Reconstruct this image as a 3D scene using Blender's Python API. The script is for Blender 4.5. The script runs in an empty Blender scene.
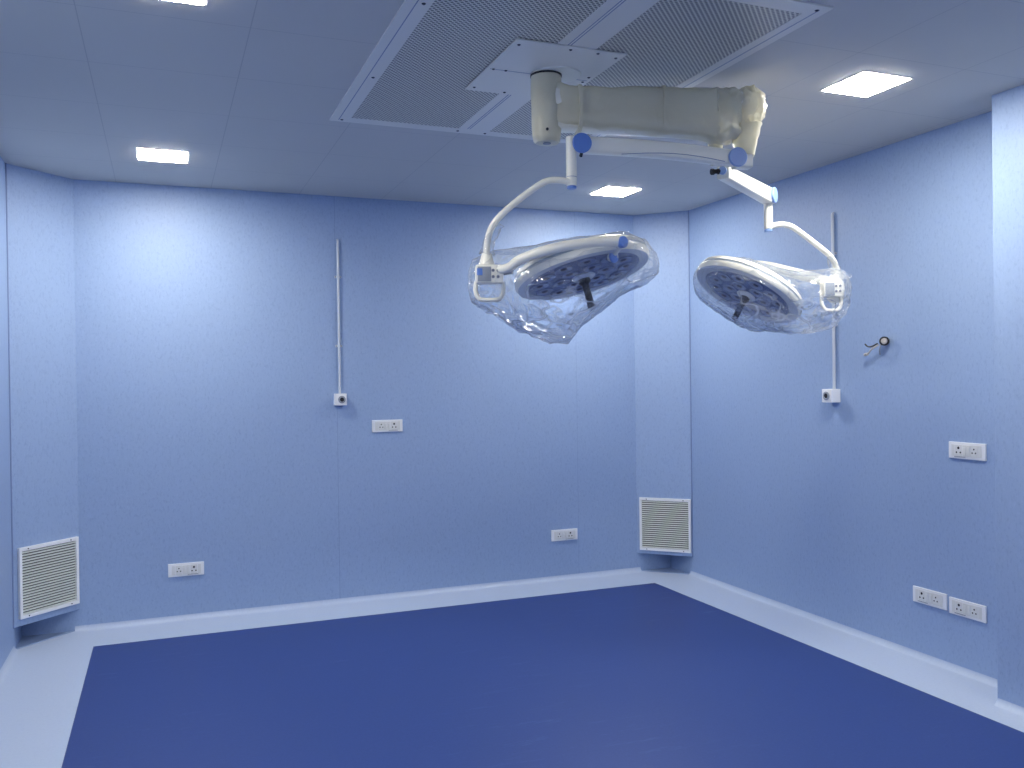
import bpy, bmesh, math, random
from mathutils import Vector, Matrix, noise
random.seed(7)
C = bpy.context.scene.collection
PI = math.pi

# ------------------------------------------------------------------ camera
cam_d = bpy.data.cameras.new('camera'); cam = bpy.data.objects.new('camera', cam_d); C.objects.link(cam)
RT = Vector((0.92891337, -0.37006266, -0.01317517)); UP = Vector((0.01449086, 0.00077548, 0.99989470)); FW = Vector((0.37001348, 0.92900647, -0.00608288))
M = Matrix((RT, UP, -FW)).transposed().to_4x4(); M.translation = (0, 0, 1.56)
cam.matrix_world = M
cam_d.sensor_width = 36; cam_d.lens = 36 * 876.85 / 1024; cam_d.clip_start = 0.02
bpy.context.scene.camera = cam
# ------------------------------------------------------------------ world, exposure
w = bpy.data.worlds.new('world'); bpy.context.scene.world = w; w.use_nodes = True
w.node_tree.nodes['Background'].inputs[0].default_value = (0.5, 0.6, 0.8, 1); w.node_tree.nodes['Background'].inputs[1].default_value = 0.0
vs = bpy.context.scene.view_settings
vs.view_transform = 'Standard'; vs.look = 'None'; vs.gamma = 1; vs.use_curve_mapping = False; vs.exposure = 0.0
LIGHT_STRENGTH = 130.0
LIGHT_COLOR = (1.0, 0.955, 0.85)
# ------------------------------------------------------------------ room measures
H = 2.855; D = 6.169; XL = -0.833; XR = 3.835; YF = -0.75
C1 = 0.315; C2 = 0.326; ZR = 0.148; ZL = 0.139
PX = XR - 0.216; PY = 2.981

# ------------------------------------------------------------------ materials
def srgb(r, g, b):
    f = lambda c: (c / 255 / 12.92) if c / 255 <= 0.04045 else ((c / 255 + 0.055) / 1.055) ** 2.4
    return (f(r), f(g), f(b), 1)
def mat(name, col, rough=0.5, metal=0.0, spec=0.5, **kw):
    m = bpy.data.materials.new(name); m.use_nodes = True
    b = m.node_tree.nodes['Principled BSDF']
    b.inputs['Base Color'].default_value = col; b.inputs['Roughness'].default_value = rough
    b.inputs['Metallic'].default_value = metal; b.inputs['Specular IOR Level'].default_value = spec
    for k, v in kw.items(): b.inputs[k.replace('_', ' ')].default_value = v
    return m
def N(m, t, **kw):
    n = m.node_tree.nodes.new(t)
    for k, v in kw.items(): setattr(n, k, v)
    return n
def L(m, a, b): m.node_tree.links.new(a, b)
def math_n(m, op, a, b=None, c=None):
    n = N(m, 'ShaderNodeMath', operation=op)
    for i, v in enumerate((a, b, c)):
        if v is None: continue
        if isinstance(v, (int, float)): n.inputs[i].default_value = v
        else: L(m, v, n.inputs[i])
    return n.outputs[0]
def mix(m, fac, a, b):
    n = N(m, 'ShaderNodeMix', data_type='RGBA')
    for i, v in ((0, fac), (6, a), (7, b)):
        if isinstance(v, (int, float, tuple)): n.inputs[i].default_value = v
        else: L(m, v, n.inputs[i])
    return n.outputs[2]
def tex_noise(m, co, scale, detail=3, rough=0.5):
    n = N(m, 'ShaderNodeTexNoise'); n.inputs['Scale'].default_value = scale; n.inputs['Detail'].default_value = detail
    n.inputs['Roughness'].default_value = rough; L(m, co, n.inputs['Vector']); return n.outputs['Fac']
def ramp(m, fac, lo, hi):
    n = N(m, 'ShaderNodeMapRange'); n.inputs[1].default_value = lo; n.inputs[2].default_value = hi; L(m, fac, n.inputs[0]); return n.outputs[0]
def speckled(name, base, dark, light, rough, bump=0.1, seams=(), spec=0.4):
    m = mat(name, base, rough, spec=spec); b = m.node_tree.nodes['Principled BSDF']
    co = N(m, 'ShaderNodeTexCoord').outputs['Object']
    big = ramp(m, tex_noise(m, co, 1.3, 2), 0.3, 0.7)
    mpg = N(m, 'ShaderNodeMapping'); mpg.inputs['Scale'].default_value = (1, 1, 0.55); L(m, co, mpg.inputs[0]); co2 = mpg.outputs[0]
    fine = tex_noise(m, co2, 66, 4, 0.75)
    c = mix(m, math_n(m, 'MULTIPLY', big, 0.35), base, tuple(0.94 * x for x in base[:3]) + (1,))
    c = mix(m, math_n(m, 'MULTIPLY', ramp(m, fine, 0.50, 0.72), 0.4), c, dark)
    c = mix(m, math_n(m, 'MULTIPLY', ramp(m, tex_noise(m, co2, 80, 3, 0.6), 0.54, 0.74), 0.35), c, light)
    sep = N(m, 'ShaderNodeSeparateXYZ'); L(m, co, sep.inputs[0])
    for axis, pos, wd in seams:
        dd = math_n(m, 'ABSOLUTE', math_n(m, 'SUBTRACT', sep.outputs[axis], pos))
        c = mix(m, math_n(m, 'MULTIPLY', math_n(m, 'LESS_THAN', dd, wd), 0.35), c, dark)
    L(m, c, b.inputs['Base Color'])
    bp = N(m, 'ShaderNodeBump'); bp.inputs['Strength'].default_value = bump; bp.inputs['Distance'].default_value = 0.003
    L(m, fine, bp.inputs['Height']); L(m, bp.outputs[0], b.inputs['Normal'])
    return m
WALL_C = srgb(151, 174, 212)
m_wall = speckled('wall_vinyl', WALL_C, srgb(116, 136, 182), srgb(164, 187, 224), 0.5, 0.15)
m_wallb = speckled('wall_vinyl_back', WALL_C, srgb(116, 136, 182), srgb(164, 187, 224), 0.5, 0.15, seams=((0, 1.135, 0.003), (0, 3.0, 0.002)))
m_floor = speckled('border_vinyl', srgb(188, 202, 226), srgb(168, 184, 212), srgb(204, 216, 236), 0.4, 0.05)
m_seal = mat('corner_seal', srgb(118, 138, 182), 0.6)
# deep blue floor sheet with pale scuffs
m_blue = speckled('blue_vinyl', srgb(45, 68, 134), srgb(36, 56, 118), srgb(60, 84, 148), 0.42, 0.08)
def scuffs(m):
    b = m.node_tree.nodes['Principled BSDF']; src = b.inputs['Base Color'].links[0].from_socket
    co = N(m, 'ShaderNodeTexCoord').outputs['Object']
    mp = N(m, 'ShaderNodeMapping'); mp.inputs['Rotation'].default_value = (0, 0, 0.5); mp.inputs['Scale'].default_value = (1.2, 7, 1); L(m, co, mp.inputs[0])
    s = ramp(m, tex_noise(m, mp.outputs[0], 2.6, 8, 0.78), 0.56, 0.74)
    msk = ramp(m, tex_noise(m, co, 0.9, 2), 0.46, 0.6)
    c = mix(m, math_n(m, 'MULTIPLY', math_n(m, 'MULTIPLY', s, msk), 0.40), src, srgb(100, 122, 180))
    L(m, c, b.inputs['Base Color'])
scuffs(m_blue)
# ceiling boards
m_ceil = mat('ceiling_board', srgb(207, 204, 200), 0.55, spec=0.35)
def ceiling_nodes(m):
    b = m.node_tree.nodes['Principled BSDF']; co = N(m, 'ShaderNodeTexCoord').outputs['Object']
    sep = N(m, 'ShaderNodeSeparateXYZ'); L(m, co, sep.inputs[0])
    def grid(axis, off, pitch, wd):
        t = math_n(m, 'DIVIDE', math_n(m, 'SUBTRACT', sep.outputs[axis], off), pitch)
        fr = math_n(m, 'ABSOLUTE', math_n(m, 'SUBTRACT', t, math_n(m, 'ROUND', t)))
        return math_n(m, 'LESS_THAN', fr, wd / pitch)
    g = math_n(m, 'MAXIMUM', grid(0, -0.26, 0.577, 0.0018), grid(1, 3.90, 0.5675, 0.0018))
    base = b.inputs['Base Color'].default_value[:]
    c = mix(m, math_n(m, 'MULTIPLY', ramp(m, tex_noise(m, co, 0.8, 2), 0.3, 0.7), 0.5), base, tuple(0.93 * x for x in base[:3]) + (1,))
    c = mix(m, math_n(m, 'MULTIPLY', g, 0.26), c, srgb(70, 80, 110))
    L(m, c, b.inputs['Base Color'])
ceiling_nodes(m_ceil)
m_frame = mat('white_metal_frame', srgb(234, 230, 222), 0.35, spec=0.5)
m_groove = mat('frame_groove', srgb(140, 150, 175), 0.6)
m_screw = mat('dark_screw', srgb(45, 50, 66), 0.4, 0.6)
m_white = mat('white_plastic', srgb(238, 240, 244), 0.3)
m_module = mat('module_plastic', srgb(222, 224, 224), 0.35)
m_hole = mat('socket_hole', srgb(28, 30, 40), 0.7)
m_holeg = mat('socket_line', srgb(120, 126, 142), 0.6)
m_ivory = mat('lamp_enamel', srgb(243, 241, 230), 0.28, spec=0.5)
m_cap = mat('blue_cap', srgb(98, 136, 212), 0.35)
m_capl = mat('pale_blue_cap', srgb(138, 168, 222), 0.35)
m_black = mat('black_rubber', srgb(26, 27, 33), 0.45)
m_grey = mat('grey_plastic', srgb(150, 158, 170), 0.4)
m_lensbg = mat('lens_panel_glass', srgb(98, 114, 152), 0.18, spec=0.6)
m_led = mat('led_lens_glass', srgb(134, 148, 180), 0.1, spec=0.8)
m_leddark = mat('led_chip', srgb(34, 42, 78), 0.3)
m_rim = mat('grey_rim', srgb(216, 221, 226), 0.25)
m_conduit = mat('conduit_pvc', srgb(200, 208, 220), 0.4)
m_slat = mat('louvre_slat', srgb(226, 230, 226), 0.45)
m_grillback = mat('grille_back', srgb(40, 46, 54), 0.8)
m_wire = mat('wire_insulation', srgb(196, 190, 184), 0.5)
# perforated sheet
m_perf = mat('perforated_sheet', srgb(224, 220, 208), 0.4, 0.0)
def perf_nodes(m):
    b = m.node_tree.nodes['Principled BSDF']; co = N(m, 'ShaderNodeTexCoord').outputs['Object']
    sep = N(m, 'ShaderNodeSeparateXYZ'); L(m, co, sep.inputs[0])
    P = 0.022
    def dots(ox, oy):
        xs = math_n(m, 'DIVIDE', math_n(m, 'ADD', sep.outputs[0], ox), P); ys = math_n(m, 'DIVIDE', math_n(m, 'ADD', sep.outputs[1], oy), P)
        fx = math_n(m, 'SUBTRACT', xs, math_n(m, 'ROUND', xs)); fy = math_n(m, 'SUBTRACT', ys, math_n(m, 'ROUND', ys))
        r = math_n(m, 'SQRT', math_n(m, 'ADD', math_n(m, 'MULTIPLY', fx, fx), math_n(m, 'MULTIPLY', fy, fy)))
        return math_n(m, 'LESS_THAN', r, 0.265)
    d = math_n(m, 'MAXIMUM', dots(0, 0), dots(P / 2, P / 2))
    L(m, mix(m, math_n(m, 'MULTIPLY', d, 0.9), b.inputs['Base Color'].default_value[:], srgb(70, 70, 74)), b.inputs['Base Color'])
perf_nodes(m_perf)
# diffuser
m_emit = bpy.data.materials.new('lit_diffuser'); m_emit.use_nodes = True
nt = m_emit.node_tree; nt.nodes.clear(); e = nt.nodes.new('ShaderNodeEmission'); o_ = nt.nodes.new('ShaderNodeOutputMaterial')
e.inputs[0].default_value = LIGHT_COLOR + (1,); e.inputs[1].default_value = LIGHT_STRENGTH; nt.links.new(e.outputs[0], o_.inputs[0])
# plastic films
def film(name, body, milk, fac_lo, fac_hi, scale, bump, rough, crease=0.0):
    """thin sheet: part see-through, part milky, with glossy creases"""
    m = bpy.data.materials.new(name); m.use_nodes = True; t = m.node_tree; t.nodes.clear()
    out = N(m, 'ShaderNodeOutputMaterial'); co = N(m, 'ShaderNodeTexCoord').outputs['Object']
    tr = N(m, 'ShaderNodeBsdfTransparent'); tr.inputs[0].default_value = body
    df = N(m, 'ShaderNodeBsdfDiffuse'); df.inputs[0].default_value = milk
    tl = N(m, 'ShaderNodeBsdfTranslucent'); tl.inputs[0].default_value = milk
    gl = N(m, 'ShaderNodeBsdfGlossy'); gl.inputs['Roughness'].default_value = rough
    bp = N(m, 'ShaderNodeBump'); bp.inputs['Strength'].default_value = bump; bp.inputs['Distance'].default_value = 0.02
    vo = N(m, 'ShaderNodeTexVoronoi', feature='DISTANCE_TO_EDGE'); vo.inputs['Scale'].default_value = scale
    mp = N(m, 'ShaderNodeMixRGB'); mp.inputs[0].default_value = 0.25
    nz = N(m, 'ShaderNodeTexNoise'); nz.inputs['Scale'].default_value = scale * 0.6; L(m, co, nz.inputs['Vector'])
    L(m, co, mp.inputs[1]); L(m, nz.outputs['Color'], mp.inputs[2]); L(m, mp.outputs[0], vo.inputs['Vector'])
    hgt = math_n(m, 'ADD', vo.outputs['Distance'], tex_noise(m, co, scale * 1.5, 3))
    L(m, hgt, bp.inputs['Height'])
    for s in (df, gl): L(m, bp.outputs[0], s.inputs['Normal'])
    lw = N(m, 'ShaderNodeLayerWeight'); lw.inputs['Blend'].default_value = 0.45; L(m, bp.outputs[0], lw.inputs['Normal'])
    m1 = N(m, 'ShaderNodeMixShader'); m1.inputs[0].default_value = 0.4; L(m, df.outputs[0], m1.inputs[1]); L(m, tl.outputs[0], m1.inputs[2])
    f = N(m, 'ShaderNodeMapRange'); f.inputs[3].default_value = fac_lo; f.inputs[4].default_value = fac_hi; L(m, lw.outputs['Facing'], f.inputs[0])
    w1 = N(m, 'ShaderNodeMapping'); w1.inputs['Scale'].default_value = (1.0, 1.0, 1.6); w1.inputs['Rotation'].default_value = (0.3, 0.5, 0.2); L(m, co, w1.inputs[0])
    rg = math_n(m, 'ABSOLUTE', math_n(m, 'SUBTRACT', tex_noise(m, w1.outputs[0], scale * 0.62, 2, 0.45), 0.5))
    cr = math_n(m, 'MULTIPLY', ramp(m, rg, 0.035, 0.0), crease)
    cl = math_n(m, 'MULTIPLY', ramp(m, tex_noise(m, co, scale * 0.35, 3, 0.6), 0.5, 0.72), crease * 0.7)
    sz = N(m, 'ShaderNodeSeparateXYZ'); L(m, co, sz.inputs[0])
    low = math_n(m, 'ADD', math_n(m, 'MULTIPLY', ramp(m, sz.outputs[2], -0.86, -0.98), 0.75), 0.25)   # slack film gathers low in the bag
    cr = math_n(m, 'MULTIPLY', cr, low); cl = math_n(m, 'MULTIPLY', cl, low)
    fa = math_n(m, 'MINIMUM', math_n(m, 'ADD', math_n(m, 'ADD', f.outputs[0], cr), cl), 0.96)
    m2 = N(m, 'ShaderNodeMixShader'); L(m, fa, m2.inputs[0]); L(m, tr.outputs[0], m2.inputs[1]); L(m, m1.outputs[0], m2.inputs[2])
    fr = N(m, 'ShaderNodeFresnel'); fr.inputs['IOR'].default_value = 1.4; L(m, bp.outputs[0], fr.inputs['Normal'])
    m3 = N(m, 'ShaderNodeMixShader'); L(m, math_n(m, 'MINIMUM', fr.outputs[0], 0.38), m3.inputs[0]); L(m, m2.outputs[0], m3.inputs[1]); L(m, gl.outputs[0], m3.inputs[2])
    L(m, m3.outputs[0], out.inputs[0]); return m
m_bag = film('clear_film', (0.97, 0.98, 1, 1), srgb(215, 225, 240), 0.03, 0.34, 10, 0.4, 0.12, 0.46)
m_wrap = film('milky_wrap', (0.95, 0.95, 0.92, 1), srgb(248, 244, 224), 0.80, 0.96, 9, 0.45, 0.3)

# ------------------------------------------------------------------ mesh helpers
def obj(name, bm, m, parent=None, smooth=False, loc=None, recalc=True):
    if recalc: bmesh.ops.recalc_face_normals(bm, faces=bm.faces[:])
    me = bpy.data.meshes.new(name); bm.to_mesh(me); bm.free()
    for x in (m if isinstance(m, (list, tuple)) else [m]): me.materials.append(x)
    if smooth:
        for p in me.polygons: p.use_smooth = True
        if smooth != 'all':
            try: me.set_sharp_from_angle(angle=math.radians(38))
            except Exception: pass
    o = bpy.data.objects.new(name, me); C.objects.link(o)
    if parent: o.parent = parent
    if loc: o.location = loc
    return o
def struct(name, bm, m, **kw):
    o = obj(name, bm, m, **kw); o['kind'] = 'structure'; return o
def thing(name, label, cat, loc=(0, 0, 0), rotz=0.0, group=None):
    o = bpy.data.objects.new(name, None); C.objects.link(o); o.location = loc; o.rotation_euler = (0, 0, rotz); o.empty_display_size = 0.1
    o['label'] = label; o['category'] = cat
    if group: o['group'] = group
    return o
def copy_tree(root, loc, rotz, label, mirror=None):
    r = root.copy(); C.objects.link(r); r.location = loc; r.rotation_euler = (0, 0, rotz); r['label'] = label
    for ch in list(root.children):
        c = ch.copy(); C.objects.link(c); c.parent = r
        for g in ch.children:
            d = g.copy(); C.objects.link(d); d.parent = c
    return r
def box(bm, x0, x1, y0, y1, z0, z1, mi=0, bev=0.0, M=None):
    r = bmesh.ops.create_cube(bm, size=1)
    vs_ = r['verts']
    for v in vs_: v.co = Vector(((x0 + x1) / 2 + v.co.x * (x1 - x0), (y0 + y1) / 2 + v.co.y * (y1 - y0), (z0 + z1) / 2 + v.co.z * (z1 - z0)))
    fs = list({f for v in vs_ for f in v.link_faces})
    if bev:
        es = list({e for v in vs_ for e in v.link_edges})
        rr = bmesh.ops.bevel(bm, geom=es, offset=bev, segments=2, affect='EDGES', profile=0.6)
        fs = list(set(rr['faces']) | {f for f in fs if f.is_valid}); fs2 = set(fs)
        for f in rr['faces']:
            for v in f.verts: fs2.update(v.link_faces)
        fs = list(fs2)
    for f in fs: f.material_index = mi
    if M is not None: bmesh.ops.transform(bm, matrix=M, verts=list({v for f in fs for v in f.verts}))
    return fs
def loft(bm, rings, cap=True, mi=0, closed=False):
    rows = [[bm.verts.new(p) for p in r] for r in rings]; n = len(rows[0])
    rng = range(len(rows)) if closed else range(len(rows) - 1)
    for i in rng:
        a, b = rows[i], rows[(i + 1) % len(rows)]
        for k in range(n):
            f = bm.faces.new((a[k], a[(k + 1) % n], b[(k + 1) % n], b[k])); f.material_index = mi
    if cap and not closed:
        for r_ in (rows[0], rows[-1]): bm.faces.new(r_).material_index = mi
def spline(pts, n=8):
    P = [Vector(p) for p in pts]; P = [2 * P[0] - P[1]] + P + [2 * P[-1] - P[-2]]; out = []
    for i in range(1, len(P) - 2):
        for k in range(n):
            t = k / n; a, b, c, d = P[i - 1], P[i], P[i + 1], P[i + 2]
            out.append(0.5 * ((2 * b) + (-a + c) * t + (2 * a - 5 * b + 4 * c - d) * t * t + (-a + 3 * b - 3 * c + d) * t ** 3))
    out.append(P[-2]); return out
def tube(bm, pts, rad, n=14, mi=0, smooth_n=0, flat=1.0):
    """rad: number or list; flat squashes along the frame's second axis"""
    P = spline(pts, smooth_n) if smooth_n else [Vector(p) for p in pts]
    up = Vector((0, 0, 1)); rings = []; prev = None
    for i, p in enumerate(P):
        t = (P[min(i + 1, len(P) - 1)] - P[max(i - 1, 0)]).normalized()
        if prev is None:
            a = t.cross(up) if abs(t.z) < 0.9 else t.cross(Vector((1, 0, 0)))
        else: a = prev - t * prev.dot(t)
        a.normalize(); prev = a; b = t.cross(a)
        if isinstance(rad, (list, tuple)):
            u = i / (len(P) - 1) * (len(rad) - 1); j = min(int(u), len(rad) - 2); r = rad[j] + (rad[j + 1] - rad[j]) * (u - j)
        else: r = rad
        rings.append([p + a * math.cos(2 * PI * k / n) * r + b * math.sin(2 * PI * k / n) * r * flat for k in range(n)])
    loft(bm, rings, True, mi)
def lathe(bm, prof, n=48, M=None, mi=0, midx=None):
    """prof [(r,z)] about local Z"""
    M = M or Matrix()
    rows = []
    for r, z in prof:
        if r < 1e-6: rows.append([bm.verts.new(M @ Vector((0, 0, z)))])
        else: rows.append([bm.verts.new(M @ Vector((r * math.cos(2 * PI * k / n), r * math.sin(2 * PI * k / n), z))) for k in range(n)])
    for i in range(len(rows) - 1):
        a, b = rows[i], rows[i + 1]; m_ = midx[i] if midx else mi
        for k in range(n):
            k2 = (k + 1) % n
            if len(a) == 1 and len(b) == 1: continue
            if len(a) == 1: f = bm.faces.new((a[0], b[k2], b[k]))
            elif len(b) == 1: f = bm.faces.new((a[k], a[k2], b[0]))
            else: f = bm.faces.new((a[k], a[k2], b[k2], b[k]))
            f.material_index = m_
    for r_ in (rows[0], rows[-1]):
        if len(r_) > 1: bm.faces.new(r_).material_index = (midx[0] if midx else mi)
def axis_frame(loc, z, xhint=(0, 0, 1)):
    z = Vector(z).normalized(); x = Vector(xhint); x = (x - z * x.dot(z)).normalized(); y = z.cross(x)
    m = Matrix((x, y, z)).transposed().to_4x4(); m.translation = loc; return m
def cyl(bm, p0, p1, r0, r1=None, n=32, mi=0, bev=0.0):
    p0, p1 = Vector(p0), Vector(p1); h = (p1 - p0).length; r1 = r1 if r1 is not None else r0
    hint = (0, 0, 1) if abs((p1 - p0).normalized().z) < 0.9 else (1, 0, 0)
    pr = [(0, 0), (max(r0 - bev, 1e-4), 0)] + ([(r0, bev)] if bev else []) + ([(r1, h - bev)] if bev else [(r1, h)]) + ([(max(r1 - bev, 1e-4), h)] if bev else []) + [(0, h)]
    if not bev: pr = [(0, 0), (r0, 0), (r1, h), (0, h)]
    lathe(bm, pr, n, axis_frame(p0, p1 - p0, hint), mi)
def BM(): return bmesh.new()

# ------------------------------------------------------------------ room shell
bm = BM(); T = 0.12
BX0, BX1, BY1, BY0 = -0.406, 3.439, 5.767, -0.35
xs = [XL - T, BX0, BX1, XR + T]; ys = [YF - T, BY0, BY1, D + T]
grid = [[bm.verts.new((x, y, 0)) for y in ys] for x in xs]
for i in range(3):
    for j in range(3):
        f = bm.faces.new((grid[i][j], grid[i + 1][j], grid[i + 1][j + 1], grid[i][j + 1])); f.material_index = 1 if (i == 1 and j == 1) else 0
ret = bmesh.ops.extrude_face_region(bm, geom=bm.faces[:])
for v in [g for g in ret['geom'] if isinstance(g, bmesh.types.BMVert)]: v.co.z = -0.1
struct('floor', bm, [m_floor, m_blue])
bm = BM(); box(bm, XL - T, XR + T, YF - T, D + T, H, H + 0.12); struct('ceiling', bm, m_ceil)
bm = BM(); box(bm, XL - T, XR + T, D, D + T, 0, H); struct('wall_back', bm, m_wallb)
bm = BM(); box(bm, XL - T, XL, YF, D, 0, H); struct('wall_left', bm, m_wall)
bm = BM(); box(bm, XR, XR + T, YF, D, 0, H); struct('wall_right', bm, m_wall)
bm = BM(); box(bm, XL - T, XR + T, YF - T, YF, 0, H); struct('wall_front', bm, m_wall)
bm = BM(); box(bm, PX, XR, YF, PY, 0, H, bev=0.004); struct('wall_right_recess', bm, m_wall)
# corner return-air shafts: triangular prisms that stop short of the floor
def shaft(name, tri, z0):
    """hollow shaft: a 15 mm face panel, open at the bottom"""
    a, b, c = [Vector((x, y, 0)) for x, y in tri]; d = (b - a).normalized(); k = (c - (a + b) / 2).normalized() * 0.015
    sh = 0.015 * math.sqrt(1)
    quad = [a, b, b + k - d * sh, a + k + d * sh]
    bm = BM(); loft(bm, [[p + Vector((0, 0, z0)) for p in quad], [p + Vector((0, 0, H)) for p in quad]]); struct(name, bm, m_wall)
shaft('trim_1', [(XL, D - C2), (XL + C2, D), (XL, D)], ZL)
shaft('trim_2', [(XR - C1, D), (XR, D - C1), (XR, D)], ZR)
# thin floor patches; the wall vinyl's darker colour deepens the shade under the shafts
def shade_patch(name, tri):
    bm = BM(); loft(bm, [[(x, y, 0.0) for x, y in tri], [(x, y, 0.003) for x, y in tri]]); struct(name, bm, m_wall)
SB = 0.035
shade_patch('trim_5', [(XL, D - C2 + SB), (XL + C2 - SB, D), (XL, D)])
shade_patch('trim_6', [(XR - C1 + SB, D), (XR, D - C1 + SB), (XR, D)])
# sealant beads down the shaft corners
for i, (x, y, z0) in enumerate([(XL + 0.002, D - C2 - 0.003, ZL), (XR - 0.002, D - C1 - 0.003, ZR)]):
    bm = BM(); cyl(bm, (x, y, z0), (x, y, H), 0.005, n=8); struct('trim_%d' % (3 + i), bm, m_seal, smooth=True)
# coved skirting, concave quarter profile
def cove(name, p0, p1, nrm, r=0.032):
    p0, p1, nrm = Vector(p0), Vector(p1), Vector(nrm); prof = [(0, 0)]
    prof = [(-0.002, -0.002)] + [(r - r * math.cos(a) if 0 else r * (1 - math.sin(a)), r * (1 - math.cos(a))) for a in [PI / 2 * k / 8 for k in range(9)]] + [(-0.002, r)]
    bm = BM(); rings = []
    for p in (p0, p1): rings.append([p + nrm * d + Vector((0, 0, z)) for d, z in prof])
    loft(bm, rings); return struct(name, bm, m_floor, smooth=True)
cove('baseboard_back', (XL + C2 - 0.03, D, 0), (XR - C1 + 0.03, D, 0), (0, -1, 0))
cove('baseboard_left', (XL, YF, 0), (XL, D - C2 + 0.03, 0), (1, 0, 0))
cove('baseboard_right', (XR, PY, 0), (XR, D - C1 + 0.03, 0), (-1, 0, 0))
cove('baseboard_right_recess', (PX, YF, 0), (PX, PY, 0), (-1, 0, 0))

# ------------------------------------------------------------------ recessed ceiling lights
def light(loc, label, first=[None]):
    if first[0]: return copy_tree(first[0], loc, 0, label)
    t = thing('ceiling_light', label, 'light', loc, 0, 'square ceiling lights'); first[0] = t
    bm = BM(); s, q = 0.140, 0.128
    for a in ((-s, s, -s, -q), (-s, s, q, s), (-s, -q, -q, q), (q, s, -q, q)): box(bm, a[0], a[1], a[2], a[3], -0.002, 0.0)
    obj('frame', bm, m_frame, t)
    bm = BM(); box(bm, -0.129, 0.129, -0.129, 0.129, -0.0045, -0.0005, bev=0.002); obj('diffuser', bm, m_emit, t)
    return t
light((0.02, 5.37, H), 'lit square ceiling light above the left air grille, nearest the back left corner')
light((2.95, 5.41, H), 'lit square ceiling light near the back right corner, seen below the surgical light arm')
light((2.94, 3.06, H), 'lit square ceiling light by the projecting section of the right wall')
light((0.02, 3.05, H), 'lit square ceiling light cut off by the top edge of the photo')
light((0.02, 0.70, H), 'lit square ceiling light added over the front left of the room, out of view')  # unseen pair added along the light grid, to brighten the front of the room
light((2.95, 0.70, H), 'lit square ceiling light added over the front right of the room, out of view')

# ------------------------------------------------------------------ laminar air diffuser in the ceiling
t = thing('ceiling_air_diffuser', 'large rectangular ceiling air diffuser with white frame and perforated metal panels around the lamp mount', 'air diffuser', (1.5, 3.405, H))
X0, X1, Y0, Y1 = 0.785 - 1.5, 2.215 - 1.5, 2.45 - 3.405, 4.365 - 3.405
IX0, IX1, IY0, IY1 = 0.878 - 1.5, 2.138 - 1.5, 2.525 - 3.405, 4.290 - 3.405
bm = BM()
for a in ((X0, X1, Y0, IY0), (X0, X1, IY1, Y1), (X0, IX0, IY0, IY1), (IX1, X1, IY0, IY1)): box(bm, a[0], a[1], a[2], a[3], -0.006, 0)
for x in (X0 + 0.038, X1 - 0.04): box(bm, x, x + 0.004, Y0 + 0.03, Y1 - 0.03, -0.0066, -0.005, 1)
obj('frame', bm, [m_frame, m_groove], t)
bm = BM(); box(bm, 1.433 - 1.5, 1.60 - 1.5, IY0, IY1, -0.006, 0)
for x in (1.475 - 1.5, 1.487 - 1.5): box(bm, x, x + 0.004, IY0 + 0.01, IY1 - 0.01, -0.0066, -0.005, 1)
obj('centre_bar', bm, [m_frame, m_groove], t)
for x0, x1 in ((IX0, 1.433 - 1.5), (1.60 - 1.5, IX1)):
    bm = BM(); box(bm, x0, x1, IY0, IY1, -0.004, -0.001); obj('perforated_panel', bm, m_perf, t)
scr = [(X0 + 0.055, Y1 - 0.035), (X1 - 0.045, Y1 - 0.035), (X1 - 0.045, Y0 + 0.035), (X0 + 0.055, Y0 + 0.035), (X0 + 0.065, 0.28), (X0 + 0.065, -0.5), (X1 - 0.06, 0.28), (-0.06, Y1 - 0.035), (0.09, Y1 - 0.035), (-0.06, Y0 + 0.035), (0.09, Y0 + 0.035)]
s0 = None
for x, y in scr:
    if s0 is None:
        bm = BM(); lathe(bm, [(0, -0.003), (0.005, -0.003), (0.008, 0), (0, 0)], 12); s0 = obj('screw', bm, m_screw, t)
        s0.location = (x, y, -0.006)
    else:
        s = s0.copy(); C.objects.link(s); s.parent = t; s.location = (x, y, -0.006)

# ------------------------------------------------------------------ surgical light
S = thing('surgical_light', 'ceiling mounted double surgical light with white jointed arms and two round heads wrapped in plastic', 'surgical light', (1.512, 3.373, H))
O = Vector((1.512, 3.373, H)); INV = Matrix.Translation(-O)
def part(name, bm, m, parent=None, smooth=True, label=None):
    """geometry given in room coordinates, stored relative to the thing"""
    bmesh.ops.transform(bm, matrix=INV, verts=bm.verts[:])
    o = obj(name, bm, m, parent or S, smooth)
    if label: o['label'] = label
    return o
# mounting plate
bm = BM(); box(bm, 1.262, 1.735, 3.075, 3.685, H - 0.013, H - 0.006, bev=0.002)
box(bm, 1.275, 1.722, 3.398, 3.402, H - 0.0136, H - 0.011, 1)
pl = part('mounting_plate', bm, [m_frame, m_groove], smooth=False)
s0 = None
for x, y in ((1.29, 3.12), (1.29, 3.40), (1.29, 3.64), (1.50, 3.10), (1.62, 3.10), (1.71, 3.12), (1.71, 3.36), (1.71, 3.42), (1.44, 3.66), (1.58, 3.66), (1.71, 3.66), (1.345, 3.40)):
    if s0 is None:
        bm = BM(); lathe(bm, [(0, -0.003), (0.004, -0.003), (0.007, 0), (0, 0)], 12); s0 = obj('screw', bm, m_screw, pl); s0.location = Vector((x, y, H - 0.013)) - O
    else:
        s = s0.copy(); C.objects.link(s); s.parent = pl; s.location = Vector((x, y, H - 0.013)) - O
ax, ay = 1.516, 3.374
bm = BM(); lathe(bm, [(0, H - 0.012), (0.105, H - 0.012), (0.10, H - 0.018), (0.075, H - 0.021), (0, H - 0.021)], 40, Matrix.Translation((ax + 0.05, ay, 0))); part('ceiling_collar', bm, m_ivory)
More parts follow.
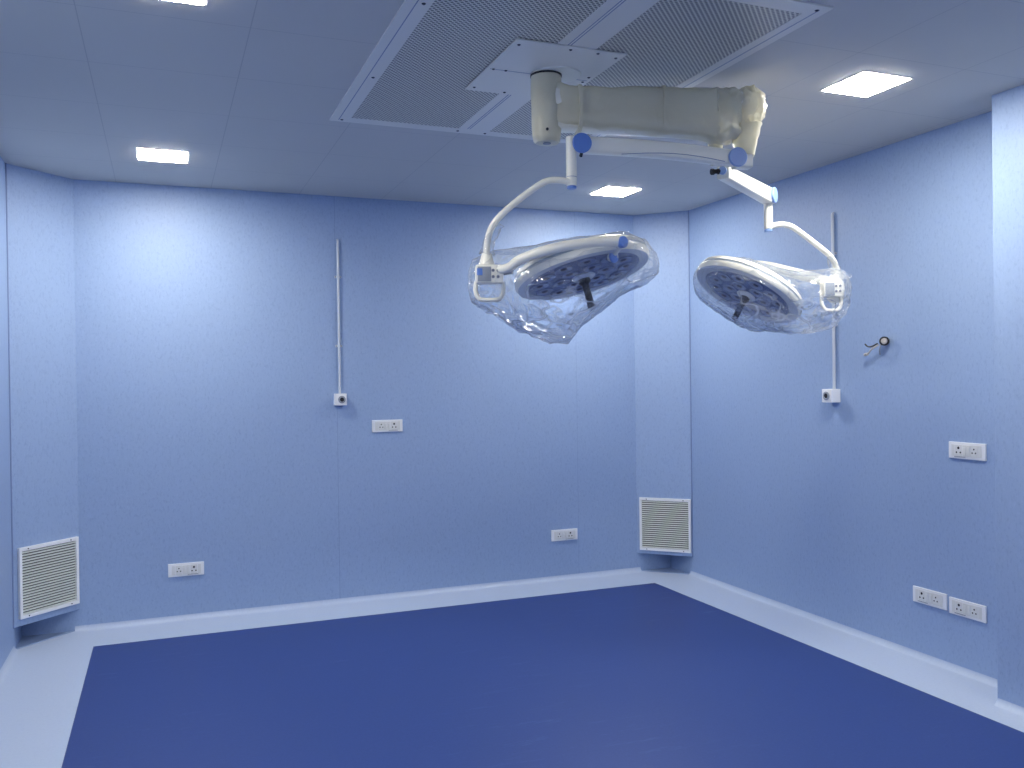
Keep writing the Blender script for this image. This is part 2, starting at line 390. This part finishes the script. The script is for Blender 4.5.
bm = BM(); lathe(bm, [(0, H - 0.03), (0.062, H - 0.015), (0.060, 2.60), (0.056, 2.585), (0.056, 2.57), (0.046, 2.562), (0, 2.562)], 40, Matrix.Translation((ax, ay, 0)))
col = part('ceiling_column', bm, m_ivory)
bm = BM(); lathe(bm, [(0.061, H - 0.030), (0.0665, H - 0.028), (0.0665, H - 0.022), (0.061, H - 0.020)], 40, Matrix.Translation((ax, ay, 0))); part('seal_ring', bm, m_black, col)
bm = BM(); lathe(bm, [(0, 2.563), (0.047, 2.563), (0.044, 2.553), (0.018, 2.551), (0.016, 2.545), (0, 2.545)], 32, Matrix.Translation((ax, ay, 0))); part('bottom_cap', bm, m_grey, col)
bm = BM(); q_ = Vector((ax, ay, 2.59)) - FW * 0.064; cyl(bm, q_ + FW * 0.004, q_ - FW * 0.002, 0.006, n=12); part('screw', bm, m_screw, col)
# extension arms (inside the wrap)
def boxarm(bm, a, b, w0, h0, w1=None, h1=None, bow=0.0, nseg=10, rc=0.3, mi=0):
    """rounded rectangular arm from a to b"""
    a, b = Vector(a), Vector(b); w1 = w1 or w0; h1 = h1 or h0; d = (b - a).normalized(); side = d.cross(Vector((0, 0, 1))).normalized(); upv = side.cross(d)
    rings = []
    for i in range(nseg + 1):
        u = i / nseg; p = a.lerp(b, u) + upv * bow * math.sin(PI * u); w_, h_ = w0 + (w1 - w0) * u, h0 + (h1 - h0) * u; ring = []
        for k in range(20):
            an = 2 * PI * k / 20; c_, s_ = math.cos(an), math.sin(an); e_ = rc
            ring.append(p + side * (w_ / 2) * math.copysign(abs(c_) ** e_, c_) + upv * (h_ / 2) * math.copysign(abs(s_) ** e_, s_))
        rings.append(ring)
    loft(bm, rings, True, mi)
AE = Vector((2.335, 3.125, 0)); BE = Vector((2.262, 3.238, 0))
bm = BM(); boxarm(bm, (ax, ay, 2.733), (AE.x, AE.y, 2.728), 0.11, 0.078); cyl(bm, (AE.x, AE.y, 2.685), (AE.x, AE.y, 2.77), 0.055, bev=0.006); part('extension_arm', bm, m_ivory)
bm = BM(); boxarm(bm, (ax, ay, 2.645), (BE.x, BE.y, 2.640), 0.10, 0.078); cyl(bm, (BE.x, BE.y, 2.60), (BE.x, BE.y, 2.69), 0.05, bev=0.006); part('extension_arm', bm, m_ivory)

# crumpled wrap over column and extension arms
def crumple(p, amp, sc, seed=0):
    q = Vector(p) * sc + Vector((seed, 0, 0)); n1 = noise.noise_vector(q); n2 = noise.noise_vector(q * 2.7)
    r = 1 - abs(noise.noise(q * 1.6)) * 2
    return (n1 + n2 * 0.45) * amp + n1 * r * amp * 0.5
def sleeve(bm, path, amp, sc, n=40, seed=0, e=0.45, close=True, ends=None):
    """path rows: (centre, side vector, up vector, half width, half height)"""
    rings = []
    for i_, (p, sv, uv, hw, hh) in enumerate(path):
        ring = []; a_ = amp
        if ends and i_ / len(path) > ends * 0.66: a_ = amp * 2.4; sc = 16
        for k in range(n):
            an = 2 * PI * k / n; c_, s_ = math.cos(an), math.sin(an)
            v = p + sv * hw * math.copysign(abs(c_) ** e, c_) + uv * hh * math.copysign(abs(s_) ** e, s_)
            ring.append(v + crumple(v, a_, sc, seed))
        rings.append(ring)
    loft(bm, rings, close)
def interp_rows(rows, n):
    out = []
    for i in range(len(rows) - 1):
        for k in range(n):
            u = k / n; a, b = rows[i], rows[i + 1]; out.append(tuple(x + (y - x) * u for x, y in zip(a, b)))
    out.append(rows[-1]); return out
dA = (AE - Vector((ax, ay, 0))).normalized(); sA = dA.cross(Vector((0, 0, 1))).normalized(); ZU = Vector((0, 0, 1))
rows = [(0.020, 0.050, 2.81, 2.615), (0.050, 0.056, 2.802, 2.612), (0.085, 0.064, 2.788, 2.612), (0.12, 0.070, 2.778, 2.612), (0.16, 0.066, 2.776, 2.612), (0.30, 0.070, 2.778, 2.606), (0.50, 0.072, 2.779, 2.588), (0.68, 0.076, 2.780, 2.574), (0.76, 0.080, 2.782, 2.556), (0.80, 0.080, 2.785, 2.560), (0.83, 0.056, 2.775, 2.60), (0.85, 0.062, 2.792, 2.61), (0.88, 0.072, 2.800, 2.62), (0.915, 0.055, 2.775, 2.64), (0.945, 0.02, 2.73, 2.67)]
rows = interp_rows(rows, 8)
bm = BM(); P_ = [(Vector((ax, ay, (zt + zb) / 2)) + dA * s_, sA, ZU, hw, (zt - zb) / 2) for s_, hw, zt, zb in rows]
sleeve(bm, P_, 0.006, 9, 72, 3, ends=0.80)
# tail of the wrap around the outer joint, and around the short stub
for c_, z0, z1, r0, r1, sd in ((AE, 2.63, 2.50, 0.070, 0.036, 1), (BE, 2.60, 2.50, 0.034, 0.028, 5)):
    P_ = [(Vector((c_.x, c_.y, z0 + (z1 - z0) * k / 8)), dA, sA, r0 + (r1 - r0) * k / 8, (r0 + (r1 - r0) * k / 8)) for k in range(9)]
    sleeve(bm, P_, 0.006, 22, 28, sd, 0.9)
# around the column
P_ = [(Vector((ax, ay, z)), dA, sA, r, r) for z, r in [(2.826, 0.0635), (2.80, 0.0640), (2.78, 0.0645), (2.74, 0.064), (2.70, 0.064), (2.65, 0.063), (2.61, 0.062), (2.58, 0.060), (2.558, 0.057), (2.548, 0.048)]]
sleeve(bm, P_, 0.0018, 18, 36, 9, 1.0)
part('plastic_wrap', bm, m_wrap, label='crumpled translucent wrap around the upper arms')
# fine cable-tie bands on the wrap
for s_ in (0.135, 0.49):
    bm = BM(); p = Vector((ax, ay, 2.688)) + dA * s_; prof = []
    sleeve(bm, [(p - dA * 0.007, sA, ZU, 0.078, 0.098), (p + dA * 0.007, sA, ZU, 0.078, 0.098)], 0.001, 10, 30, 0); part('tape_band', bm, m_wrap)

def round_cap(parent, p, n, r, th, m, name='end_cap'):
    n = Vector(n).normalized(); bm = BM(); cyl(bm, Vector(p), Vector(p) + n * th, r, n=36, bev=min(0.003, th * 0.3)); return part(name, bm, m, parent)
# ---- arm A (towards the left head)
JA, JA2 = Vector((2.281, 3.102, 2.488)), Vector((1.613, 3.239, 2.524))
d = (JA2 - JA); d.z = 0; d.normalize(); nA = Vector((d.y, -d.x, 0)); nA = nA if nA.y < 0 else -nA
a, b = JA - nA * 0.034, JA2 - nA * 0.034
bm = BM(); cyl(bm, (AE.x, AE.y, 2.71), (AE.x, AE.y, 2.505), 0.026, n=24)
bm2c = AE + Vector((0, 0, 0))
boxarm(bm, Vector((AE.x, AE.y, 2.489)) - d * 0.02, Vector((AE.x, AE.y, 2.489)) + d * 0.05, 0.064, 0.084, rc=0.2, nseg=2); part('arm_joint', bm, m_ivory)
bm = BM(); boxarm(bm, a - d * 0.008, b - d * 0.01, 0.056, 0.066, 0.056, 0.066, bow=0.008, nseg=16)
armA = part('spring_arm', bm, m_ivory)
bm = BM(); pts = [a + (b - a) * (k / 12) - Vector((0, 0, 0.030 - 0.022 * math.sin(PI * min(1, k / 9.0)))) + nA * 0.0285 for k in range(1, 10)]; tube(bm, pts, 0.0015, 6); part('panel_line', bm, m_groove, armA)
round_cap(armA, JA - nA * 0.008, nA, 0.041, 0.014, m_capl); round_cap(armA, JA2 - nA * 0.008, nA, 0.041, 0.014, m_cap)
bm = BM(); cyl(bm, b - Vector((0, 0, 0.02)) - d * 0.01, b + nA * 0.03 + d * 0.004 - Vector((0, 0, 0.052)), 0.007, n=12); part('tension_screw', bm, m_screw, armA)
TA = Vector((1.578, 3.268, 0))
bm = BM(); cyl(bm, (TA.x, TA.y, 2.555), (TA.x, TA.y, 2.350), 0.0215, n=28, bev=0.004); boxarm(bm, (TA.x, TA.y, 2.53), (b.x, b.y, 2.53), 0.045, 0.05, nseg=2)
dt = part('drop_tube', bm, m_ivory)
bm = BM(); cyl(bm, (TA.x, TA.y, 2.352), (TA.x, TA.y, 2.339), 0.020, n=24, bev=0.003); part('tube_cap', bm, m_cap, dt)
bm = BM(); lathe(bm, [(0.0215, 2.386), (0.0222, 2.3865), (0.0222, 2.388), (0.0215, 2.3885)], 28, Matrix.Translation((TA.x, TA.y, 0))); part('seam_ring', bm, m_groove, dt)
bm = BM(); tube(bm, [(1.573, 3.262, 2.365), (1.52, 3.275, 2.372), (1.475, 3.293, 2.368), (1.425, 3.315, 2.338), (1.345, 3.362, 2.272), (1.292, 3.397, 2.215), (1.268, 3.415, 2.165), (1.260, 3.428, 2.10), (1.260, 3.430, 2.03)], 0.0138, 20, smooth_n=6); part('curved_arm', bm, m_ivory)
# ---- arm B (towards the right head)
JB, JB2 = Vector((2.312, 3.248, 2.455)), Vector((2.835, 3.613, 2.458))
dB = (JB2 - JB); dB.z = 0; dB.normalize(); nB = Vector((dB.y, -dB.x, 0))
bm = BM(); cyl(bm, (BE.x, BE.y, 2.62), (BE.x, BE.y, 2.478), 0.020, n=24); part('arm_joint', bm, m_ivory)
bm = BM(); boxarm(bm, JB - dB * 0.01, JB2 + dB * 0.015, 0.054, 0.056, 0.058, 0.078, nseg=12, rc=0.25); armB = part('spring_arm', bm, m_ivory)
round_cap(armB, JB2 + nB * 0.026 - dB * 0.01, nB, 0.039, 0.016, m_capl)
bm = BM(); cyl(bm, JB - dB * 0.008 + Vector((0, 0, 0.008)), JB - dB * 0.020 + Vector((0, 0, 0.008)), 0.018, n=20); part('bolt_washer', bm, m_capl, armB)
bm = BM(); pb = JB + Vector((0, 0, 0.008)); q = (Vector((2.267, 3.257, 2.459)) - pb).normalized(); cyl(bm, pb, pb + q * 0.052, 0.010, n=14); cyl(bm, pb + q * 0.046, pb + q * 0.060, 0.014, n=6); cyl(bm, pb + q * 0.022, pb + q * 0.03, 0.013, n=6); part('adjusting_bolt', bm, m_black, armB)
TB = Vector((2.835, 3.613, 0))
bm = BM(); cyl(bm, (TB.x, TB.y, 2.45), (TB.x, TB.y, 2.292), 0.0215, n=28, bev=0.004); dt = part('drop_tube', bm, m_ivory)
bm = BM(); cyl(bm, (TB.x, TB.y, 2.294), (TB.x, TB.y, 2.280), 0.020, n=24, bev=0.003); part('tube_cap', bm, m_capl, dt)
bm = BM(); tube(bm, [(2.84, 3.608, 2.306), (2.88, 3.602, 2.316), (2.925, 3.598, 2.318), (2.979, 3.587, 2.299), (3.109, 3.566, 2.212), (3.180, 3.560, 2.160), (3.214, 3.562, 2.115), (3.227, 3.562, 2.06), (3.227, 3.562, 2.01)], 0.0145, 20, smooth_n=6); part('curved_arm', bm, m_ivory)

# ---- lamp heads
def lamp_head(c, n, ref, sc, lr):
    F = axis_frame(Vector(c), n, ref) @ Matrix.Scale(sc, 4)
    bm = BM()
    lathe(bm, [(0.0, -0.006), (lr + 0.003, -0.006), (lr + 0.007, 0.002), ((lr + 0.30) / 2, 0.008), (0.298, 0.002), (0.307, -0.014), (0.306, -0.028), (0.299, -0.032), (0.299, -0.037), (0.305, -0.041), (0.296, -0.062), (0.262, -0.080), (0.17, -0.098), (0.09, -0.106), (0.0, -0.108)], 72, F, midx=[0, 1, 1, 1, 0, 0, 1, 1, 1, 0, 0, 0, 0, 0])
    h = part('lamp_head', bm, [m_ivory, m_rim])
    bm = BM(); lathe(bm, [(0, -0.004), (lr, -0.004), (lr + 0.004, -0.001), (lr - 0.003, 0.001), (0, 0.003)], 72, F); part('lens_panel', bm, m_lensbg, h)
    l0 = None
    k_ = 0
    for R_, num, ph in ((0.41 * lr, 6, 0.2), (0.79 * lr, 12, 0.0)):
        for k in range(num):
            an = 2 * PI * k / num + ph; P2 = F @ Matrix.Translation((R_ * math.cos(an), R_ * math.sin(an), 0.002))
            P2 = INV @ P2
            if l0 is None:
                bm = BM(); lathe(bm, [(0, 0), (0.041, 0), (0.041, 0.003), (0.036, 0.006), (0.026, 0.003), (0.016, 0.002), (0.013, 0.005), (0, 0.007)], 20, midx=[0, 0, 0, 0, 0, 1, 1])
                l0 = obj('led_lens', bm, [m_led, m_leddark], h, True); l0.matrix_basis = P2
            else:
                l = l0.copy(); C.objects.link(l); l.parent = h; l.matrix_basis = P2
    bm = BM(); lathe(bm, [(0, 0.002), (0.052, 0.002), (0.055, 0.008), (0.045, 0.016), (0.034, 0.018), (0, 0.018)], 32, F); part('handle_socket', bm, m_rim, h)
    bm = BM(); lathe(bm, [(0, 0.014), (0.026, 0.014), (0.027, 0.034), (0.017, 0.042), (0.0155, 0.06), (0.0165, 0.062), (0.0165, 0.068), (0.0155, 0.07), (0.0165, 0.125), (0.018, 0.150), (0.012, 0.158), (0, 0.158)], 24, F); part('handle', bm, m_black, h, label='black focusing handle')
    return h, F
n1 = Vector((0.145, -0.255, -0.957)); n2 = Vector((-0.50797, 0.02839, -0.86091))
H1 = Vector((1.690, 3.399, 2.000)); H2 = Vector((2.853, 3.819, 1.984))
h1, F1 = lamp_head(H1, n1, RT, 0.97, 0.252); h2, F2 = lamp_head(H2, n2, RT, 0.95, 0.238)

# yokes: forked arm from the control box round the rim to the pivot
def yoke(pts, r, label=None):
    bm = BM(); tube(bm, pts, r, 20, smooth_n=6); return part('yoke', bm, m_ivory, label=label)
y1 = yoke([(1.283, 3.372, 2.008), (1.315, 3.325, 2.012), (1.360, 3.283, 2.045), (1.462, 3.188, 2.079), (1.592, 3.137, 2.098), (1.716, 3.107, 2.105)], [0.018, 0.019, 0.021, 0.021, 0.021, 0.021])
yd = Vector((0.60, -0.78, 0)).normalized()
yd = Vector((0.30, -0.95, 0)).normalized()
round_cap(y1, Vector((1.716, 3.107, 2.101)) - yd * 0.004, yd, 0.0235, 0.024, m_cap)
bm = BM(); cyl(bm, (1.716, 3.107, 2.101), (1.708, 3.170, 2.060), 0.018, n=20); cyl(bm, (1.707, 3.158, 2.050), (1.735, 3.225, 2.062), 0.022, n=24, bev=0.003); part('pivot_link', bm, m_ivory, y1)
round_cap(y1, Vector((1.706, 3.157, 2.049)), yd, 0.0255, 0.010, m_cap)
y2 = yoke([(3.200, 3.565, 2.030), (3.175, 3.66, 2.06), (3.157, 3.805, 2.105), (3.104, 3.988, 2.165), (2.981, 4.092, 2.185), (2.90, 4.10, 2.175)], [0.024, 0.028, 0.028, 0.026, 0.024, 0.022])
bm = BM(); cyl(bm, (2.90, 4.10, 2.175), (2.865, 4.02, 2.13), 0.020, n=20); part('pivot_link', bm, m_ivory, y2)
round_cap(y2, Vector((2.90, 4.118, 2.175)), (0, 1, 0), 0.024, 0.014, m_capl)

# control boxes with a carrying loop below, hanging from the joint under each curved arm
def control_box(c, ang, sw, sh, flip):
    F = Matrix.Translation(c) @ Matrix.Rotation(ang, 4, 'Z')
    def tr(bm): bmesh.ops.transform(bm, matrix=F, verts=bm.verts[:])
    bm = BM(); box(bm, -sw / 2, sw / 2, -0.032, 0.032, -sh / 2, sh / 2, bev=0.010); tr(bm)
    o = part('control_box', bm, m_ivory)
    bm = BM(); x0, x1 = (-sw / 2 + 0.008, 0.006) if not flip else (-0.006, sw / 2 - 0.008)
    box(bm, x0, x1, -0.0345, -0.028, -sh / 2 + 0.008, sh / 2 - 0.010, bev=0.0015); tr(bm); part('screen', bm, m_grey if not flip else m_grey, o, label='grey control screen')
    bx = (0.014, 0.034) if not flip else (-0.034, -0.014)
    for i in (0, 1):
        for j in (0, 1):
            bm = BM(); x = bx[i]; z = -0.012 + j * 0.026
            cyl(bm, (x, -0.030, z), (x, -0.036, z), 0.0062, n=14, bev=0.001); tr(bm); part('button', bm, m_holeg, o)
    bm = BM(); w_ = sw / 2 - 0.004; zb = -sh / 2
    tube(bm, [(-w_, 0, zb + 0.012), (-w_ - 0.004, -0.004, zb - 0.03), (-w_ + 0.008, -0.008, zb - 0.058), (-w_ * 0.5, -0.010, zb - 0.066), (w_ * 0.5, -0.010, zb - 0.066), (w_ - 0.008, -0.008, zb - 0.058), (w_ + 0.004, -0.004, zb - 0.03), (w_, 0, zb + 0.012)], 0.0095, 14, smooth_n=5); tr(bm); part('grip_loop', bm, m_ivory, o)
    return o, F
AC = -0.379
cb1, G1 = control_box(Vector((1.256, 3.392, 1.990)), AC + 0.1, 0.115, 0.078, False)
bm = BM(); box(bm, -0.052, -0.030, -0.036, -0.030, -0.006, 0.022, bev=0.001); bmesh.ops.transform(bm, matrix=G1, verts=bm.verts[:]); part('sticker', bm, m_cap, cb1, label='small blue sticker')
bm = BM(); lathe(bm, [(0, 2.085), (0.020, 2.082), (0.026, 2.06), (0.033, 2.04), (0.036, 2.02), (0.030, 2.0), (0, 1.99)], 28, Matrix.Translation((1.260, 3.430, 0))); part('swivel_joint', bm, m_ivory)
bm = BM(); tube(bm, [(1.285, 3.38, 2.0), (1.34, 3.345, 2.004)], 0.016, 14); part('link_bar', bm, m_grey)
cb2, G2 = control_box(Vector((3.157, 3.535, 1.992)), AC + 0.02, 0.098, 0.082, False)
bm = BM(); lathe(bm, [(0, 2.075), (0.022, 2.072), (0.03, 2.05), (0.042, 2.03), (0.045, 1.99), (0.042, 1.95), (0.030, 1.93), (0, 1.925)], 28, Matrix.Translation((3.222, 3.575, 0))); part('swivel_joint', bm, m_ivory)

# ---- clear plastic bags
def bag(secs, base, dir_, depthdir, px0, k, amp, seed, extra=()):
    """secs: (station, top, bottom, half depth, depth offset)"""
    secs = interp_rows(secs, 9); bm = BM(); rings = []; n = 90
    for s, zt, zb, hd, off in secs:
        c = base + dir_ * s + depthdir * off; zc = (zt + zb) / 2; hz = (zt - zb) / 2; ring = []
        for j in range(n):
            an = 2 * PI * j / n; v = Vector((c.x, c.y, zc)) + depthdir * hd * math.cos(an) + ZU * hz * math.sin(an)
            nv = (v - Vector((c.x, c.y, zc))).normalized(); low = 0.35 + 0.65 * (0.5 - 0.5 * math.sin(an))
            q_ = Vector((math.cos(an) * 2.2, math.sin(an) * 2.2, s * 3.2)) + Vector((seed, 0, 0)) + noise.noise_vector(v * 4) * 0.5
            rd = max(0, 1 - abs(noise.noise(q_)) * 4.5); rd2 = max(0, 1 - abs(noise.noise(q_ * 2.1)) * 4.0)
            v = v + (crumple(v, amp, 7, seed) + nv * (rd * 0.014 + rd2 * 0.009)) * low + crumple(v, amp * 0.15, 28, seed + 3); ring.append(v)
        rings.append(ring)
    loft(bm, rings)
    for pts, rad in extra:
        P_ = []
        sp = spline(pts, 5)
        for i, p in enumerate(sp):
            tt = (sp[min(i + 1, len(sp) - 1)] - sp[max(i - 1, 0)]).normalized(); a_ = tt.cross(Vector((0.37, 0.93, 0))).normalized(); u = i / (len(sp) - 1)
            r = rad[0] + (rad[1] - rad[0]) * u
            P_.append((p, a_, tt.cross(a_).normalized(), r, r))
        sleeve(bm, P_, 0.009, 30, 22, seed, 1.0)
    return part('plastic_cover', bm, m_bag, label='clear crumpled plastic bag over the lamp head')
R0 = Vector((0.929, -0.370, 0)).normalized(); F0 = Vector((0.370, 0.929, 0)).normalized()
k1 = 0.00431
def secs_from(tab, u0, v0, z0, k): return [((u - u0) * k, z0 - (vt - v0) * k, z0 - (vb - v0) * k, hd, off) for u, vt, vb, hd, off in tab]
B1 = secs_from([(469, 273, 286, 0.02, -0.09), (473, 262, 299, 0.06, -0.09), (480, 258, 306, 0.08, -0.08), (495, 252, 314, 0.12, -0.07), (512, 250, 324, 0.18, -0.05), (530, 247, 333, 0.24, -0.03), (548, 243, 341, 0.29, -0.01), (568, 240, 342, 0.32, 0), (580, 238, 326, 0.32, 0), (600, 237, 310, 0.31, 0), (624, 235, 292, 0.28, 0), (643, 242, 281, 0.18, 0), (655, 256, 275, 0.08, 0), (658, 264, 270, 0.02, 0)], 583, 279, 1.986, k1)
bag(B1, Vector((1.690, 3.399, 0)), R0, F0, 0, 0, 0.010, 2, extra=[([(1.262, 3.425, 2.08), (1.268, 3.42, 2.13), (1.290, 3.405, 2.17), (1.312, 3.395, 2.20)], (0.030, 0.012))])
k2 = 0.00525
B2 = secs_from([(696, 274, 286, 0.03, 0.05), (701, 266, 294, 0.10, 0.03), (710, 261, 303, 0.17, 0), (722, 259, 312, 0.24, 0), (740, 259, 322, 0.30, 0), (758, 264, 330, 0.31, 0), (775, 270, 332, 0.28, -0.03), (790, 275, 332, 0.22, -0.08), (803, 275, 332, 0.16, -0.14), (818, 274, 329, 0.12, -0.18), (828, 277, 320, 0.09, -0.20), (833, 284, 310, 0.05, -0.20)], 747, 291, 2.004, k2)
bag(B2, Vector((2.854, 3.818, 0)), R0, F0, 0, 0, 0.010, 11, extra=[([(3.222, 3.56, 2.06), (3.20, 3.55, 2.10), (3.175, 3.55, 2.14), (3.160, 3.55, 2.165)], (0.030, 0.010)), ([(3.235, 3.55, 2.065), (3.262, 3.54, 2.066), (3.285, 3.53, 2.068)], (0.022, 0.006))])

# ------------------------------------------------------------------ socket plates
def socket_plate(loc, rotz, label, big_left, group, cache={}):
    if big_left in cache: return copy_tree(cache[big_left], loc, rotz, label)
    t = thing('socket_plate', label, 'socket', loc, rotz, group); cache[big_left] = t
    bm = BM(); box(bm, -0.111, 0.111, -0.010, 0.0, -0.043, 0.043, bev=0.003); obj('cover_plate', bm, m_white, t)
    s = -1 if big_left else 1
    def mod(name, xc, w_, holes, z=0.0):
        bm = BM(); box(bm, s * xc - w_ / 2, s * xc + w_ / 2, -0.0122, -0.009, -0.030, 0.030, bev=0.0008); o = obj(name, bm, m_module, t)
        for (hx, hz, hr) in holes:
            bm = BM(); cyl(bm, (s * xc + hx, -0.0115, hz), (s * xc + hx, -0.0126, hz), hr, n=14); obj('pin_hole', bm, m_hole, o)
    mod('small_socket', -0.045, 0.040, [(0, 0.011, 0.0044), (-0.010, -0.008, 0.004), (0.010, -0.008, 0.004)])
    mod('large_socket', 0.048, 0.042, [(0, 0.013, 0.0070), (-0.012, -0.010, 0.0046), (0.012, -0.010, 0.0046)])
    for x in (-0.012, 0.012):
        bm = BM(); box(bm, x - 0.011, x + 0.011, -0.0130, -0.009, -0.029, 0.029, bev=0.001); box(bm, x - 0.008, x + 0.008, -0.0150, -0.012, -0.018, 0.018, bev=0.002); obj('rocker_switch', bm, m_module, t)
    for x in (-0.078, 0.082):
        bm = BM(); box(bm, s * x - 0.010, s * x + 0.010, -0.0118, -0.009, -0.030, 0.030, bev=0.0006); obj('blank_module', bm, m_module, t)
    bm = BM(); box(bm, s * 0.020 - 0.012 if s > 0 else -0.075, s * 0.020 + 0.055 if s > 0 else -0.008, -0.0125, -0.0095, -0.0335, -0.0312); obj('module_groove', bm, m_holeg, t)
    return t
g_b = 'white twin socket plates on the walls'
socket_plate((0.126, D, 0.331), 0, 'white twin socket plate low on the back wall, beside the left air grille', False, g_b)
socket_plate((1.490, D, 1.234), 0, 'white twin socket plate at waist height on the back wall, below the conduit box', False, g_b)
socket_plate((2.876, D, 0.344), 0, 'white twin socket plate low on the back wall, beside the right air grille', False, g_b)
socket_plate((XR, 3.315, 1.158), -PI / 2, 'white twin socket plate alone at waist height on the right wall', True, g_b)
socket_plate((XR, 3.562, 0.348), -PI / 2, 'white twin socket plate low on right wall, the farther one of the pair', True, g_b)
socket_plate((XR, 3.322, 0.341), -PI / 2, 'white twin socket plate low on right wall, the pair member nearer the projecting wall section', True, g_b)

# ------------------------------------------------------------------ return-air grilles
def grille(loc, rotz, label, w_, first=[None]):
    if first[0]: return copy_tree(first[0], loc, rotz, label)
    t = thing('air_grille', label, 'air grille', loc, rotz, 'louvred air grilles on the corner shafts'); first[0] = t
    hh = 0.210; hw = w_ / 2; f_ = 0.022
    bm = BM()
    for a in ((-hw, hw, -hh, -hh + f_), (-hw, hw, hh - f_, hh), (-hw, -hw + f_ - 0.004, -hh + f_, hh - f_), (hw - f_ + 0.004, hw, -hh + f_, hh - f_)): box(bm, a[0], a[1], -0.018, 0, a[2], a[3], bev=0.0015)
    obj('frame', bm, m_white, t)
    bm = BM(); box(bm, -hw + 0.01, hw - 0.01, -0.003, -0.0005, -hh + 0.01, hh - 0.01); obj('back_plate', bm, m_grillback, t)
    bm = BM(); n = 23
    for k in range(n):
        z = -hh + f_ + 0.008 + (2 * hh - 2 * f_ - 0.016) * k / (n - 1)
        x0, x1 = -hw + f_ - 0.005, hw - f_ + 0.005
        vs_ = [(x0, -0.016, z - 0.0052), (x0, -0.0045, z + 0.0022), (x0, -0.0045, z + 0.0034), (x0, -0.016, z - 0.0016 + 0.003)]
        loft(bm, [[Vector(v) for v in vs_], [Vector((x1, v[1], v[2])) for v in vs_]])
    obj('louvres', bm, m_slat, t)
    for x in (-hw * 0.72, hw * 0.72):
        for z in (-hh + f_ / 2, hh - f_ / 2):
            bm = BM(); cyl(bm, (x, -0.017, z), (x, -0.0195, z), 0.004, n=12); obj('screw', bm, m_screw, t)
    return t
n45 = 0.0
grille((-0.6635, 6.0100, 0.391), PI / 4, 'white louvred air grille on the left corner shaft', 0.410)
gl_ = grille((3.6840, 6.0055, 0.387), -PI / 4, 'white louvred air grille on the right corner shaft', 0.410)

# ------------------------------------------------------------------ surface conduits with outlet boxes
def conduit(loc, rotz, label, top, zbox, clips, r, box_d, knob):
    t = thing('conduit_outlet', label, 'conduit', loc, rotz, 'surface conduits with outlet boxes')
    bm = BM(); tube(bm, [(0, -0.012, zbox + 0.03), (0, -0.012, top - 0.015), (0, -0.010, top - 0.004), (-0.004 if knob else 0, -0.002, top)], r, 12); obj('conduit_pipe', bm, m_conduit, t, True)
    for z in clips:
        bm = BM(); box(bm, -0.024, 0.024, -0.003, 0, z - 0.008, z + 0.008, bev=0.001); lathe(bm, [(r + 0.004, -0.008), (r + 0.004, 0.008), (r, 0.008), (r, -0.008)], 14, Matrix.Translation((0, -0.012, z)))
        cp = obj('pipe_clip', bm, m_conduit, t)
        for x in (-0.018, 0.018):
            bm = BM(); cyl(bm, (x, -0.003, z), (x, -0.005, z), 0.003, n=10); obj('clip_screw', bm, m_screw, cp)
    bm = BM(); box(bm, -0.041, 0.041, -box_d, 0, zbox - 0.041, zbox + 0.041, bev=0.004); ob = obj('outlet_box', bm, m_white, t)
    F = Matrix.Translation((0.006 if not knob else 0.0, -box_d, zbox)) @ Matrix.Rotation(PI / 2, 4, 'X')
    bm = BM(); lathe(bm, [(0.014, 0), (0.026, 0), (0.026, 0.006), (0.022, 0.008), (0.016, 0.008), (0.014, 0.004), (0.014, 0)], 24, F); obj('outlet_ring', bm, m_grey, ob, True)
    bm = BM(); lathe(bm, [(0, 0.0005), (0.0155, 0.0005), (0.0155, 0.005), (0, 0.005)], 20, F); obj('outlet_hole', bm, m_hole, ob)
    return t
conduit((1.152, D, 0), 0, 'pale conduit with white outlet box on the back wall, above the socket plate', 2.549, 1.430, (2.289, 1.805), 0.0085, 0.055, False)
conduit((XR, 4.262, 0), -PI / 2, 'pale conduit with white outlet box on the right wall, partly behind a lamp head', 2.546, 1.430, (2.30, 1.862), 0.0095, 0.072, True)

# ------------------------------------------------------------------ loose cable stub in the right wall
t = thing('cable_stub', 'short black-rimmed conduit end with loose wires poking out of the right wall', 'cable', (XR, 3.855, 1.745), -PI / 2)
bm = BM(); F = Matrix.Rotation(PI / 2, 4, 'X') @ Matrix.Rotation(0.55, 4, 'Y')
lathe(bm, [(0, 0), (0.020, 0), (0.021, 0.020), (0.026, 0.030), (0.026, 0.048), (0.019, 0.048), (0.019, 0.040), (0, 0.040)], 24, F); obj('conduit_end', bm, m_black, t, True)
bm = BM(); lathe(bm, [(0, 0.039), (0.018, 0.039), (0.016, 0.052), (0.006, 0.054), (0, 0.050)], 20, F); obj('white_plug', bm, m_wire, t, True)
bm = BM(); tube(bm, [(-0.02, -0.045, -0.012), (-0.055, -0.055, -0.028), (-0.09, -0.05, -0.026), (-0.115, -0.045, -0.012)], 0.0042, 8, smooth_n=5); obj('wire', bm, m_black, t, True)['label'] = 'black wire'
bm = BM(); tube(bm, [(-0.012, -0.045, -0.02), (-0.045, -0.06, -0.040), (-0.085, -0.05, -0.066), (-0.115, -0.04, -0.070)], 0.0048, 8, smooth_n=5); cyl(bm, (-0.095, -0.047, -0.069), (-0.125, -0.037, -0.073), 0.009, n=12); obj('wire', bm, m_wire, t, True)['label'] = 'pale wire'
bm = BM(); tube(bm, [(0.0, -0.04, -0.018), (-0.02, -0.03, -0.05), (-0.035, -0.012, -0.075)], 0.004, 8, smooth_n=4); obj('wire', bm, m_grey, t, True)
